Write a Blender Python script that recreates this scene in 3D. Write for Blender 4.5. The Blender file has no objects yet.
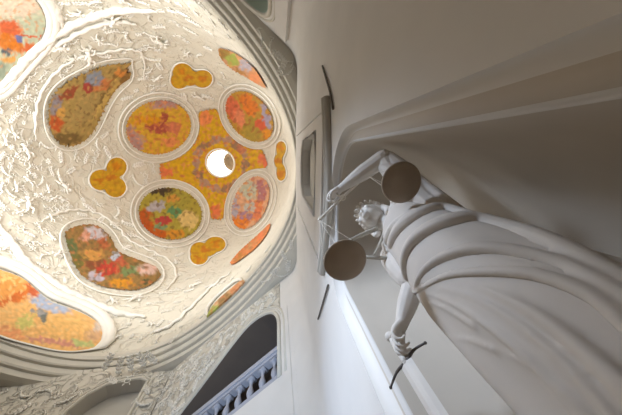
import bpy, bmesh, math, random
import numpy as np
from mathutils import Vector, Matrix, noise
from mathutils.geometry import tessellate_polygon
from mathutils.bvhtree import BVHTree
random.seed(7)
C = bpy.context.scene.collection
F, W, H = 242.0, 622.0, 415.0
PI = math.pi

# ------------------------------------------------------------ camera model
zc = Vector((277-W/2, -(155-H/2), -F)).normalized()
B = Matrix(((1,0,0),(0,-1,0),(0,0,-1)))
v = B @ zc
ROT = (v.rotation_difference(Vector((0,0,1)))).to_matrix() @ B
def ray(px, py):
    return ROT @ Vector((px-W/2, -(py-H/2), -F))
def at_z(px, py, z):
    d = ray(px, py); return d*(z/d.z)
def at_X(px, py, X):
    d = ray(px, py); return d*(X/d.x)

# ------------------------------------------------------------ materials
def lin(c):
    return tuple(((x/255)/12.92 if x/255 <= .04045 else (((x/255)+.055)/1.055)**2.4) for x in c)
def mat(name, col, rough=.8, bump=0, scale=8, var=.06, metal=0, dist=.02, detail=6, kind='noise'):
    m = bpy.data.materials.new(name); m.use_nodes = True
    nt = m.node_tree; N = nt.nodes; L = nt.links
    b = N['Principled BSDF']; b.inputs['Roughness'].default_value = rough
    b.inputs['Metallic'].default_value = metal
    tc = N.new('ShaderNodeTexCoord')
    ns = N.new('ShaderNodeTexNoise'); ns.inputs['Scale'].default_value = scale*.35
    ns.inputs['Detail'].default_value = 5
    L.new(tc.outputs['Object'], ns.inputs['Vector'])
    r = N.new('ShaderNodeValToRGB'); c = lin(col)
    r.color_ramp.elements[0].position = .3; r.color_ramp.elements[1].position = .7
    r.color_ramp.elements[0].color = (*[x*(1-var) for x in c], 1)
    r.color_ramp.elements[1].color = (*[min(1, x*(1+var)) for x in c], 1)
    L.new(ns.outputs['Fac'], r.inputs['Fac']); L.new(r.outputs['Color'], b.inputs['Base Color'])
    if bump:
        n2 = N.new('ShaderNodeTexNoise'); n2.inputs['Scale'].default_value = scale
        n2.inputs['Detail'].default_value = detail; n2.inputs['Distortion'].default_value = 1.2 if kind == 'stucco' else 0
        L.new(tc.outputs['Object'], n2.inputs['Vector'])
        src = n2.outputs['Fac']
        if kind == 'stucco':
            cr = N.new('ShaderNodeValToRGB'); cr.color_ramp.elements[0].position = .47; cr.color_ramp.elements[1].position = .56
            L.new(src, cr.inputs['Fac']); src = cr.outputs['Color']
        bp = N.new('ShaderNodeBump'); bp.inputs['Strength'].default_value = bump; bp.inputs['Distance'].default_value = dist
        L.new(src, bp.inputs['Height']); L.new(bp.outputs['Normal'], b.inputs['Normal'])
    return m
M = {
 'dome': mat('dome_stucco', (220,214,198), .75, .5, .9, .05, dist=.25, detail=7, kind='stucco'),
 'white': mat('white_stucco', (236,232,222), .7, .5, 1.9, .05, dist=.12),
 'cornice': mat('cornice_plaster', (210,204,190), .8, .15, 3, .04, dist=.03),
 'spandrel': mat('spandrel_stucco', (212,206,192), .8, .75, 1.7, .06, dist=.22, detail=7, kind='stucco'),
 'wall': mat('wall_plaster', (222,218,212), .85, .12, 3, .03, dist=.01),
 'panel': mat('panel_plaster', (192,186,174), .9, 0, 2, .03),
 'niche': mat('niche_plaster', (200,190,176), .88, .15, 3, .06, dist=.015),
 'marble': mat('statue_plaster', (226,220,212), .6, .15, 9, .05, dist=.01),
 'robe': mat('robe_plaster', (218,211,203), .62, .15, 7, .05, dist=.012),
 'hair': mat('hair_plaster', (232,226,218), .7, .4, 25, .05, dist=.01),
 'pan': mat('pan_metal', (172,155,136), .75, .1, 20, .06, metal=.1, dist=.003),
 'rod': mat('rod_metal', (236,228,214), .5, 0, 20, .08),
 'strip_grey': mat('dark_strip', (98,90,82), .6, .2, 20, .1, metal=.3, dist=.003),  # dark brown-grey of the thin wall strips
 'steel': mat('guard_metal', (92,86,82), .6, .1, 20, .1, metal=.1, dist=.003),
 'stone': mat('gallery_stone', (170,172,182), .8, .1, 5, .05, dist=.01),
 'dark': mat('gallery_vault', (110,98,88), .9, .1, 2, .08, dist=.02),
 'cap': mat('lantern_painted_cap', (112,90,62), .8, .6, 1.5, .3, dist=.2),
 'floor': mat('floor_stone', (170,160,150), .6, .1, 2, .1, dist=.01),
}
gl = bpy.data.materials.new('greenish_glass'); gl.use_nodes = True
gb = gl.node_tree.nodes['Principled BSDF']; gb.inputs['Base Color'].default_value = (*lin((188,198,186)),1); gb.inputs['Roughness'].default_value = .5
M['glass'] = gl
em = bpy.data.materials.new('daylit_pane'); em.use_nodes = True
eb = em.node_tree.nodes['Principled BSDF']; eb.inputs['Base Color'].default_value = (.9,.9,.9,1)
eb.inputs['Emission Color'].default_value = (1,.99,.98,1); eb.inputs['Emission Strength'].default_value = 3.0
M['pane'] = em
fr = bpy.data.materials.new('fresco_paint'); fr.use_nodes = True
nt = fr.node_tree; N = nt.nodes; L = nt.links
at = N.new('ShaderNodeAttribute'); at.attribute_name = 'paint'
L.new(at.outputs['Color'], N['Principled BSDF'].inputs['Base Color']); N['Principled BSDF'].inputs['Roughness'].default_value = .8
M['fresco'] = fr

# ------------------------------------------------------------ helpers
def tag(o, label=None, cat=None, group=None, kind=None):
    if label: o['label'] = label
    if cat: o['category'] = cat
    if group: o['group'] = group
    if kind: o['kind'] = kind
    return o
def obj(name, bm, m, parent=None, smooth=True, loc=None):
    me = bpy.data.meshes.new(name)
    if smooth:
        for f in bm.faces: f.smooth = True
    bm.to_mesh(me); bm.free()
    if m: me.materials.append(M[m] if isinstance(m, str) else m)
    o = bpy.data.objects.new(name, me); C.objects.link(o)
    if parent: o.parent = parent; o.matrix_parent_inverse = Matrix.Translation(-parent.location)
    return o
def empty(name, loc, label, cat, group=None):
    o = bpy.data.objects.new(name, None); C.objects.link(o); o.location = loc
    o.empty_display_size = .1
    return tag(o, label, cat, group)
def recentre(o):
    """put a mesh thing's origin in its middle"""
    me = o.data; c = Vector((0,0,0))
    for p in me.vertices: c += p.co
    c /= max(1, len(me.vertices))
    me.transform(Matrix.Translation(-c)); o.location = o.location + c
    return o
def catmull(pts, n):
    P = [Vector(p) for p in pts]; out = []
    for i in range(len(P)-1):
        p0 = P[max(i-1,0)]; p1 = P[i]; p2 = P[i+1]; p3 = P[min(i+2,len(P)-1)]
        for k in range(n):
            t = k/n
            out.append(.5*((2*p1)+(p2-p0)*t+(2*p0-5*p1+4*p2-p3)*t*t+(-p0+3*p1-3*p2+p3)*t**3))
    out.append(P[-1]); return out
def tube(bm, pts, rad, seg=8, closed=False, caps=True, flat=1.0, up=None):
    P = [Vector(p) for p in pts]; n = len(P)
    if not hasattr(rad, '__len__'): rad = [rad]*n
    rings = []; ref = None
    for i in range(n):
        if closed: t = P[(i+1)%n]-P[i-1]
        else: t = P[min(i+1,n-1)]-P[max(i-1,0)]
        if t.length < 1e-9: t = Vector((0,0,1))
        t.normalize()
        if up is not None: u = up[i] if isinstance(up, list) else Vector(up)
        elif ref is None: u = Vector((0,0,1)) if abs(t.z) < .9 else Vector((1,0,0))
        else: u = ref
        a = (u - t*u.dot(t))
        if a.length < 1e-6: a = t.orthogonal()
        a.normalize(); ref = a
        b = t.cross(a)
        rings.append([bm.verts.new(P[i]+a*(rad[i]*flat*math.cos(2*PI*k/seg))+b*(rad[i]*math.sin(2*PI*k/seg))) for k in range(seg)])
    for i in range(n if closed else n-1):
        A = rings[i]; D = rings[(i+1)%n]
        for k in range(seg):
            try: bm.faces.new((A[k], A[(k+1)%seg], D[(k+1)%seg], D[k]))
            except ValueError: pass
    if caps and not closed:
        bm.faces.new(rings[0][::-1]); bm.faces.new(rings[-1])
def ball(bm, c, r, sub=2, rot=None):
    if not hasattr(r, '__len__'): r = (r,r,r)
    m = Matrix.Translation(Vector(c)) @ (rot.to_4x4() if rot else Matrix()) @ Matrix.Diagonal((*r,1))
    bmesh.ops.create_icosphere(bm, subdivisions=sub, radius=1, matrix=m)
def limb(bm, pts, rads, n=8):
    """tapered limb with rounded ends"""
    q = catmull([(*p, r) if False else p for p in pts], n)
    rr = []
    for i in range(len(pts)-1):
        for k in range(n): 
            t = k/n; t = t*t*(3-2*t); rr.append(rads[i]*(1-t)+rads[i+1]*t)
    rr.append(rads[-1])
    tube(bm, q, rr, 12); ball(bm, pts[0], rads[0]*.98); ball(bm, pts[-1], rads[-1]*.98)
def box(bm, c, s, rot=None):
    m = Matrix.Translation(Vector(c)) @ (rot.to_4x4() if rot else Matrix()) @ Matrix.Diagonal((*s,1))
    bmesh.ops.create_cube(bm, size=1, matrix=m)
def lathe(bm, prof, seg=24, mtx=None):
    rings = []
    for r, z in prof:
        ring = []
        for k in range(seg):
            a = 2*PI*k/seg; p = Vector((r*math.cos(a), r*math.sin(a), z))
            ring.append(bm.verts.new(mtx @ p if mtx else p))
        rings.append(ring)
    for A, D in zip(rings, rings[1:]):
        for k in range(seg): bm.faces.new((A[k], A[(k+1)%seg], D[(k+1)%seg], D[k]))
    bm.faces.new(rings[0][::-1]); bm.faces.new(rings[-1])
def fuse(o, vox, smooth=4):
    r = o.modifiers.new('r','REMESH'); r.mode = 'VOXEL'; r.voxel_size = vox; r.use_smooth_shade = True
    s = o.modifiers.new('s','SMOOTH'); s.iterations = smooth; s.factor = .5

# ------------------------------------------------------------ the dome
prof = [(13.6,10.75),(17,10.95),(21,11.15),(26,11.25),(30,10.95),(34,10.3),(38,8.95),(41.5,7.1),(44.2,4.6),(45.6,2.5)]
pz = catmull([(a,b,0) for a,b in prof], 12)
PZ = np.array([p.x for p in pz]); PR = np.array([p.y for p in pz])
ZT = 45.6
def rz(z, th):
    r = float(np.interp(z, PZ, PR)); e = .032*max(0, (ZT-z)/(ZT-13.6))
    return r*(1+e*math.cos(4*th))
def cyz(z): return .83+(min(z,ZT)-13.6)/(ZT-13.6)*.74
CX = -10.0
def dome_pt(z, th, off=0):
    r = rz(z, th)-off
    return Vector((CX+r*math.cos(th), cyz(z)+r*math.sin(th), z))
def dome_hit(px, py):
    d = ray(px, py); d = d/d.z
    def g(z):
        x = d.x*z-CX; y = d.y*z-cyz(z)
        return math.hypot(x,y)-rz(z, math.atan2(y,x))
    z = 13.7; 
    while z < ZT and g(z) < 0: z += .15
    a, b = max(z-.15, 13.6), z
    for _ in range(14):
        m_ = (a+b)/2
        if g(m_) < 0: a = m_
        else: b = m_
    return d*min(a, ZT)
def dome_normal(p):
    th = math.atan2(p.y-cyz(p.z), p.x-CX); z = min(max(p.z,13.7), ZT-.1)
    a = dome_pt(z+.1, th)-dome_pt(z-.1, th); b = dome_pt(z, th+.01)-dome_pt(z, th-.01)
    n = a.cross(b).normalized()
    ax = Vector((CX, cyz(z), z-6))-p
    return n if n.dot(ax) > 0 else -n
bm = bmesh.new(); grid = []
NT, NZ = 192, 110
for j in range(NZ+1):
    z = 13.6+(ZT-13.6)*(1-(1-j/NZ)**1.6)
    grid.append([bm.verts.new(dome_pt(z, 2*PI*i/NT)) for i in range(NT)])
for j in range(NZ):
    for i in range(NT): bm.faces.new((grid[j][i], grid[j][(i+1)%NT], grid[j+1][(i+1)%NT], grid[j+1][i]))
tag(obj('ceiling', bm, 'dome'), kind='structure')

# cornice ring under the dome
bm = bmesh.new()
cp = [(.5,14.3),(.1,14.2),(0,14.05),(-.05,13.8),(.0,13.6),(.13,13.58),(.15,13.32),(.2,13.26),(.36,13.24),(.38,12.98),(.44,12.9),(.6,12.88),(.63,12.62),(.9,12.55),(1.4,12.55),(5.2,12.55)]
rings = []
for dr, z in cp:
    rings.append([])
    for i in range(NT):
        th = 2*PI*i/NT; r = rz(13.6, th)+dr
        rings[-1].append(bm.verts.new((CX+r*math.cos(th), .83+r*math.sin(th), z)))
for A, D in zip(rings, rings[1:]):
    for i in range(NT): bm.faces.new((A[i], A[(i+1)%NT], D[(i+1)%NT], D[i]))
tag(obj('trim_1', bm, 'cornice', smooth=False), kind='structure')

# ------------------------------------------------------------ lantern
LZ = 45.6
lan = empty('lantern', (CX, 1.57, LZ), 'bright round lantern with white glazed sides and a dark cap atop the dome', 'lantern')
LC = Vector((CX, 1.57, 0))
for k in range(12):
    bm = bmesh.new()
    a0, a1 = 2*PI*(k+.1)/12, 2*PI*(k+.9)/12
    vs = []
    for z in (LZ+.9, LZ+5.5, LZ+10, LZ+14):
        vs.append([bm.verts.new(LC+Vector((2.62*math.cos(a0+(a1-a0)*t/4), 2.62*math.sin(a0+(a1-a0)*t/4), z))) for t in range(5)])
    for A, D in zip(vs, vs[1:]):
        for t in range(4): bm.faces.new((A[t], A[t+1], D[t+1], D[t]))
    obj('pane', bm, 'pane', lan)
    bm = bmesh.new(); a = 2*PI*k/12
    p = LC+Vector((2.6*math.cos(a), 2.6*math.sin(a), 0))
    tube(bm, [p+Vector((0,0,LZ)), p+Vector((0,0,LZ+14.2))], .16, 8)
    obj('mullion', bm, 'white', lan)
for z, r in ((LZ,.22),(LZ+.8,.12),(LZ+5.5,.1),(LZ+10,.1),(LZ+14,.2)):
    bm = bmesh.new()
    tube(bm, [LC+Vector((2.5*math.cos(2*PI*k/48), 2.5*math.sin(2*PI*k/48), z)) for k in range(48)], r, 8, closed=True)
    obj('ring', bm, 'white', lan)
bm = bmesh.new()
for j, (r, z) in enumerate([(2.7,LZ+14),(2.6,LZ+14.6),(2.0,LZ+15.8),(1.1,LZ+16.5),(.05,LZ+16.7)]):
    pass
prof_c = [(2.7,LZ+14),(2.6,LZ+14.6),(2.0,LZ+15.8),(1.1,LZ+16.5),(.05,LZ+16.7)]
rr = [[bm.verts.new(LC+Vector((r*math.cos(2*PI*k/32), r*math.sin(2*PI*k/32), z))) for k in range(32)] for r, z in prof_c]
for A, D in zip(rr, rr[1:]):
    for k in range(32): bm.faces.new((A[k], A[(k+1)%32], D[(k+1)%32], D[k]))
bm.faces.new(rr[-1])
obj('cap', bm, 'cap', lan)

# ------------------------------------------------------------ frescoes
def resample(poly, n, smooth=True):
    P = poly+poly[:3]
    pts = []
    if smooth:
        m_ = len(poly)
        for i in range(m_):
            p0, p1, p2, p3 = [Vector((*poly[(i+k-1)%m_],0)) for k in range(4)]
            for k in range(10):
                t = k/10
                pts.append(.5*((2*p1)+(p2-p0)*t+(2*p0-5*p1+4*p2-p3)*t*t+(-p0+3*p1-3*p2+p3)*t**3))
    else: pts = [Vector((*p,0)) for p in poly]
    L_ = [0]
    for i in range(len(pts)): L_.append(L_[-1]+(pts[(i+1)%len(pts)]-pts[i]).length)
    out = []; j = 0
    for k in range(n):
        s = L_[-1]*k/n
        while L_[j+1] < s: j += 1
        t = (s-L_[j])/max(1e-6, L_[j+1]-L_[j]); a = pts[j]; b = pts[(j+1)%len(pts)]
        out.append(a.lerp(b, t))
    return out
def ell(cx, cy, rx, ry, ang=0, n=20):
    a = math.radians(ang); o = []
    for k in range(n):
        t = 2*PI*k/n; x, y = rx*math.cos(t), ry*math.sin(t)
        o.append((cx+x*math.cos(a)-y*math.sin(a), cy+x*math.sin(a)+y*math.cos(a)))
    return o
def paint(px, py, base, blobs, speck, seed):
    n1 = noise.noise_vector(Vector((px*.22, py*.22, seed)))
    n2 = noise.noise_vector(Vector((px*.5, py*.5, seed+9)))
    qx, qy = px+n1.x*4+n2.x*1.6, py+n1.y*4+n2.y*1.6
    c = Vector(lin(base))
    for bl in blobs:
        bx, by, rx, ry = bl[:4]; col = bl[4]; a = math.radians(bl[5] if len(bl) > 5 else 0)
        dx, dy = qx-bx, qy-by
        u = (dx*math.cos(a)+dy*math.sin(a))/rx; w = (-dx*math.sin(a)+dy*math.cos(a))/ry
        d = math.sqrt(u*u+w*w)
        k = min(1, max(0, (1.16-d)/.34)); c = c.lerp(Vector(lin(col)), k*.95)
    for i, col in enumerate(speck):
        nn = noise.noise(Vector((px*.27+i*31, py*.27, seed+i*7)))
        k = min(1, max(0, (nn-.2)/.15)); c = c.lerp(Vector(lin(col)), k*.6)
    g = 1.0+.26*noise.noise(Vector((px*.3, py*.3, seed+40)))+.09*noise.noise(Vector((px*.9, py*.9, seed+4)))
    m_ = (c.x+c.y+c.z)/3
    return Vector((m_,m_,m_)).lerp(c, 1.06)*g*.92
def dome_tube(bm, pxs, r, off, closed, seg=8, flat=.6):
    P = []; U = []
    for (x, y) in pxs:
        p = dome_hit(x, y); n = dome_normal(p); P.append(p+n*off); U.append(n)
    if closed:
        for _ in range(2): P = [(P[i-1]+P[i]*2+P[(i+1)%len(P)])/4 for i in range(len(P))]
    tube(bm, P, r, seg, closed=closed, flat=flat, up=U)
polys = []
def fresco(label, poly, centre, base, blobs, speck=(), frames=((1.16,.28),), jag=.8, seed=0, name='fresco', group=None, n=200, rings=38, hole=0, smooth=True, hitf=None):
    ol = resample(poly, n, smooth); c = Vector((*centre, 0))
    polys.append([(p.x, p.y) for p in ol])
    bm = bmesh.new(); cl = []
    rows = []
    for j in range(rings+1):
        k = hole+(1-hole)*j/rings; row = []
        if j == 0 and hole == 0:
            row = [None]
            p = dome_hit(c.x, c.y); row = [bm.verts.new(p+dome_normal(p)*.12)]; cl.append(paint(c.x, c.y, base, blobs, speck, seed))
        else:
            for i, o_ in enumerate(ol):
                q = c+(o_-c)*k
                if hole: q = c+(o_-c).normalized()*(14.2+((o_-c).length-14.2)*j/rings)
                if j == rings and jag:
                    w = noise.noise(Vector((i*.83, seed, 3)))*jag*3
                    q = q+(o_-c).normalized()*w
                p = dome_hit(q.x, q.y); row.append(bm.verts.new(p+dome_normal(p)*.12))
                cl.append(paint(q.x, q.y, base, blobs, speck, seed))
        rows.append(row)
    for A, D in zip(rows, rows[1:]):
        for i in range(n):
            try:
                if len(A) == 1: bm.faces.new((A[0], D[i], D[(i+1)%n]))
                else: bm.faces.new((A[i], D[i], D[(i+1)%n], A[(i+1)%n]))
            except ValueError: pass
    root = empty(name, dome_hit(*centre), label, 'fresco', group)
    pnl = obj('painting', bm, 'fresco', root)
    a = pnl.data.color_attributes.new('paint', 'FLOAT_COLOR', 'POINT')
    for i, col in enumerate(cl): a.data[i].color = (*[max(0,x) for x in col], 1)
    if frames:
        for (s, r) in frames:
            bm = bmesh.new(); q = []; rl = []
            for i in range(0, n-n%3, 3):
                o_ = ol[i]; nn = (ol[(i+3)%n]-ol[i-3]); nn = Vector((nn.y, -nn.x, 0)).normalized()
                if nn.dot(o_-c) < 0: nn = -nn
                k_ = s
                while k_ > 0 and dome_hit(*(o_+nn*k_)[:2]).z < 14.25: k_ -= .8
                q.append(tuple((o_+nn*max(k_,-.5))[:2])); rl.append(r*max(.18, min(1, k_/s)))
            dome_tube(bm, q, rl, .12, True)
            obj('frame', bm, 'white', root)
    return root
FS = 'frescoes of the dome'
MAU, RED, ORG = (178,140,136), (176,80,64), (222,146,84)
fresco('round fresco of a dark red figure on gold, upper left of the lantern', ell(158,127,33,27,-12), (158,127), (212,168,60),
  [(166,103,18,5,MAU,-5),(136,142,9,9,MAU),(130,132,4,8,MAU),(158,127,14,6,(168,76,66),8),(163,117,4,7,(160,74,60)),(174,128,8,6,(206,120,90)),(170,141,9,5,(222,140,90)),(146,120,16,5,(212,150,34))],
  (ORG,(196,110,70)), ((3.6,.09),(8,.11)), seed=1, group=FS)
fresco('round fresco with green cloak and orange red ground, lower left of the lantern', ell(170,214,32,26,10), (170,214), (172,156,64),
  [(160,191,15,4,(62,46,36)),(178,200,12,10,(168,156,66)),(152,232,16,8,(190,88,30),20),(145,220,7,12,(186,84,34)),(156,207,10,5,(176,170,176),-20),(172,199,7,4,(208,150,70)),(175,212,8,5,(92,140,92)),(163,221,9,4,(184,60,62)),(160,228,6,4,(120,150,110)),(188,220,9,9,(222,192,124)),(176,235,10,5,(208,140,50))],
  ((120,92,44),), ((3.6,.09),(8,.11)), seed=2, group=FS)
fresco('tall oval fresco with salmon figures and orange cloak, upper right of the lantern', ell(250,116,20,29,-40), (250,116), (190,148,60),
  [(233,108,7,17,(214,108,76),-25),(240,118,5,10,(226,140,100),-20),(249,104,7,13,(222,124,48),-30),(252,130,9,13,(172,148,60)),(267,116,4,13,(166,158,184),-20),(262,124,5,6,(216,96,66)),(268,134,4,6,(226,150,50))],
  ((170,90,50),), ((3.2,.09),(7,.1)), seed=3, group=FS)
fresco('tall oval fresco in pale salmon and grey, lower right of the lantern', ell(251,203,17,28,24), (251,203), (222,172,136),
  [(250,190,10,9,(194,196,172)),(240,222,10,7,(230,132,44)),(257,210,6,12,(222,128,84),20),(262,190,5,12,(180,120,124)),(250,208,6,6,(190,190,180)),(236,207,3,10,(176,172,186)),(246,216,7,4,(168,130,150))],
  ((176,96,84),(230,160,90)), ((3.2,.09),(7,.1)), seed=4, group=FS)
TG, TS = (204,158,44), ((184,118,40),)
def tref(label, lobes, c, seed):
    # outline of the union of the lobes, walked from the centre
    ol = []
    for k in range(72):
        a = 2*PI*k/72; r = 1.0
        for s in range(1, 200):
            x, y = c[0]+math.cos(a)*s*.15, c[1]+math.sin(a)*s*.15
            if any(((x-l[0])/l[2])**2+((y-l[1])/l[3])**2 <= 1 for l in lobes): r = s*.15
        ol.append((c[0]+math.cos(a)*r, c[1]+math.sin(a)*r))
    fresco(label, ol, c, TG, [(c[0],c[1],5,3,(200,122,40)),(lobes[0][0],lobes[0][1],4,4,(206,130,30)),(lobes[2][0],lobes[2][1],5,3,(200,124,36))], TS, ((1.2,.1),), jag=0, seed=seed, n=108, rings=14, smooth=False, group=FS)
tref('gold three-lobed fresco above the lantern', [(182,70,10,8),(179,80,9,8),(203,78,10,9),(190,77,9,8)], (189,77), 5)
tref('gold three-lobed fresco left of the lantern, farthest from the statue', [(116,167,10.5,10),(115,188,11,10),(99,180,11,10.5),(110,178,9,8)], (110,178), 6)
tref('gold three-lobed fresco below the lantern', [(216,245,10.5,7.5),(200,251,10,8),(199,259,9,6.5),(208,250,9,7)], (206,251), 7)
tref('narrow foreshortened gold three-lobed fresco beside the dome edge nearest the statue', [(282,148,5,8),(279,161,4,7),(282,173,4.6,9)], (281,161), 8)
# star shaped fresco round the lantern
ol = []
ovs = [(158,127,42,36,-12),(170,214,40.5,34,10),(250,116,27.5,37,-40),(251,203,24.5,36,24)]
for k in range(144):
    a = 2*PI*k/144; r = 16; 
    for s in range(80, 620):
        x, y = 221+math.cos(a)*s*.1, 164+math.sin(a)*s*.1; bad = False
        for ox, oy, rx, ry, an in ovs:
            t = math.radians(an); dx, dy = x-ox, y-oy
            if ((dx*math.cos(t)+dy*math.sin(t))/rx)**2+((-dx*math.sin(t)+dy*math.cos(t))/ry)**2 < 1: bad = True
        lim = 68-21*max(0,math.cos(a))-12*abs(math.sin(a))
        if bad or s*.1 > lim: break
        r = s*.1
    ol.append((221+math.cos(a)*r, 164+math.sin(a)*r))
ring_blobs = [(221+25*math.cos(2*PI*k/14), 164+25*math.sin(2*PI*k/14), 6, 4, (176,140,122) if k%3 else (150,116,92), k*360/14+90) for k in range(14)]
fresco('gold star-shaped fresco crowded with small angels, surrounding the lantern opening', ol, (221,164), (212,168,44),
   ring_blobs+[(205,118,7,8,(232,140,90)),(163,172,9,6,(226,120,80)),(266,160,7,7,(228,120,90)),(217,212,6,8,(228,120,80)),(241,150,4,4,(190,120,90))],
   ((222,146,100),(200,120,70)), (), jag=.8, seed=11, n=288, rings=58, hole=.3, smooth=False, group=FS)
# large curved frescoes
fresco('large curved fresco with an ochre curtain and small figures at the upper left', [(134,60),(127,66),(130,76),(120,84),(112,93),(105,105),(99,118),(91,133),(78,144),(62,145),(51,134),(47,116),(50,98),(62,84),(80,74),(96,67),(114,63),(124,63)], (88,102), (168,140,80),
   [(118,80,20,7,(128,92,44),-42),(104,98,4,26,(196,164,92),35),(94,106,3,28,(120,94,48),35),(84,108,10,22,(166,140,84),35),(98,84,14,6,(196,120,70),-20),(93,78,9,8,(134,142,156)),(87,86,5,5,(160,60,52)),(56,122,7,10,(190,84,40)),(54,104,5,11,(140,132,140),20),(68,92,12,4,(150,70,44),-35),(66,138,16,6,(112,88,44)),(120,72,6,4,(214,140,70)),(60,112,5,6,(206,156,80))],
   ((112,80,44),(190,150,90)), ((5,.07),), jag=2.0, seed=12, n=180, rings=40, group=FS)
fresco('large curved fresco of red robed figures below a cloud at the lower left', [(64,236),(72,228),(86,225),(98,227),(110,238),(116,250),(126,256),(142,262),(156,268),(160,277),(150,286),(134,291),(116,290),(98,286),(82,277),(72,262)], (106,262), (150,116,66),
   [(95,234,11,6,(206,196,200),15),(84,236,5,6,(216,160,136),30),(70,248,5,13,(92,106,62),-25),(78,262,7,8,(112,104,48)),(92,256,12,6,(206,150,80)),(96,266,12,5,(130,74,44)),(107,270,11,7,(190,66,52)),(122,284,12,5,(214,146,48)),(96,278,8,5,(186,176,186)),(115,258,5,5,(198,204,216)),(103,245,6,6,(176,96,60)),(120,262,5,5,(190,92,66)),(132,272,12,5,(120,140,88),-15),(147,270,9,6,(224,190,176)),(150,283,8,2.5,(70,78,44))],
   ((196,120,76),(104,86,52)), ((6,.08),), jag=1.0, seed=13, n=180, rings=34, group=FS)
fresco('thin foreshortened fresco in green and lavender by the upper right dome edge', [(219,48),(226,48),(236,52),(248,60),(257,69),(264,80),(267,87),(258,83),(246,76),(232,68),(222,58)], (242,65), (204,150,110),
   [(224,53,7,5,(150,112,48)),(233,58,8,6,(156,168,76),30),(247,64,6,7,(176,168,176),30),(256,76,7,5,(222,140,92),45),(240,70,8,2,(170,120,60),30)], ((210,150,90),), (), seed=14, n=120, rings=14, group=FS)
fresco('thin foreshortened orange fresco by the lower right dome edge', [(271,224),(268,234),(258,247),(246,257),(234,265),(231,263),(240,252),(252,241),(262,232)], (251,247), (214,132,80),
   [(240,259,6,4,(176,120,60),-40),(262,236,6,3,(226,130,84),-50),(250,246,6,3,(196,140,90),-40)], ((226,170,120),), (), seed=15, n=120, rings=12, group=FS)
# lunettes above the cornice
fresco('lunette fresco of red clad figures on pale green in the upper left corner', [(-28,-10),(0,-14),(28,-6),(40,8),(44,22),(38,38),(24,54),(8,72),(-6,88),(-30,80),(-40,30)], (0,30), (192,196,168),
   [(10,4,34,12,(226,206,182)),(6,27,14,9,(212,96,52)),(2,40,16,8,(214,120,40)),(14,46,8,6,(216,124,44)),(29,47,9,5,(206,96,44)),(17,37,6,4,(104,112,160)),(30,35,14,1.6,(206,90,50),10),(8,58,9,3,(226,164,90)),(0,70,8,9,(150,160,140)),(4,50,5,3,(80,90,100))],
   ((220,150,100),), ((6,.24),(11,.3)), jag=.3, seed=16, n=150, rings=30, group=FS)
fresco('lunette fresco of an orange arch and blue sky at the lower left edge', [(-40,262),(-18,266),(2,272),(22,280),(36,292),(50,303),(70,310),(88,318),(102,328),(103,340),(92,350),(76,354),(56,353),(30,347),(4,340),(-20,330),(-42,318)], (30,318), (236,184,118),
   [(46,303,26,9,(172,186,210),22),(4,288,30,13,(228,156,84),15),(10,300,24,3,(206,104,50),-25),(24,294,16,3,(214,120,60),-40),(32,290,5,9,(204,100,60),-30),(6,280,10,2,(240,200,130),15),(66,328,26,13,(236,186,116),12),(56,344,34,3,(216,150,130),8),(8,334,16,5,(232,160,110),15),(24,324,11,7,(206,196,116),-30),(38,314,8,4,(150,150,150),10),(42,320,3,5,(110,116,110)),(94,337,9,6,(214,170,130)),(82,345,12,3.5,(190,198,130),10),(98,328,5,6,(214,196,180))],
   ((242,200,140),), ((5,.24),(10,.3)), jag=.2, seed=17, n=180, rings=36, group=FS)
fresco('small sliver of lunette fresco in peach and green above the arch balustrade', [(208,319),(213,308),(222,298),(234,288),(243,281),(246,284),(238,295),(228,306),(218,315)], (227,300), (228,186,140),
   [(214,313,9,5,(176,186,96),-40),(226,300,5,8,(170,130,80),30),(238,290,7,4,(232,160,110),-40)], ((200,120,80),), ((3.5,.16),), jag=0, seed=18, n=90, rings=12, group=FS)

# big moulded bands
def band(pxs, r, lab):
    bm = bmesh.new(); q = catmull([(x,y,0) for x,y in pxs], 8)
    m_ = len(q); dome_tube(bm, [(p.x+.7*math.sin(i*1.3),p.y+.7*math.cos(i*1.7)) for i,p in enumerate(q)], [r*(.25+.75*min(1,min(i,m_-1-i)/7))*(1+.12*math.sin(i*2.1)) for i in range(m_)], .12, False, 8, .7)
    return tag(recentre(obj('stucco_rib', bm, 'white')), lab, 'moulding')
band([(-8,92),(12,72),(30,52),(56,32),(86,17),(120,9),(158,10)], .32, 'white moulded rib sweeping beside the upper left lunette fresco')
band([(2,96),(20,74),(38,56),(62,40),(90,26),(118,20),(138,24)], .2, 'thinner white rib just inside the upper left moulded rib')
band([(48,-8),(55,12),(62,28)], .3, 'short white rib running to the top edge of the photo')
band([(-6,222),(10,244),(24,262),(44,278),(66,292),(92,304),(118,314),(146,318)], .3, 'white moulded rib above the lower left lunette fresco')
band([(40,222),(56,214),(76,210),(98,214),(116,226),(128,240),(148,250),(170,262),(176,278),(164,292)], .12, 'curling white rib over the red robed lower left fresco')
band([(34,140),(34,118),(38,96),(52,74),(74,58),(100,52),(126,48),(142,54),(144,80)], .12, 'curling white rib around the ochre curtain fresco')
band([(150,335),(172,326),(194,306),(212,288),(232,272)], .15, 'white rib running above the sliver lunette by the cornice')

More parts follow.
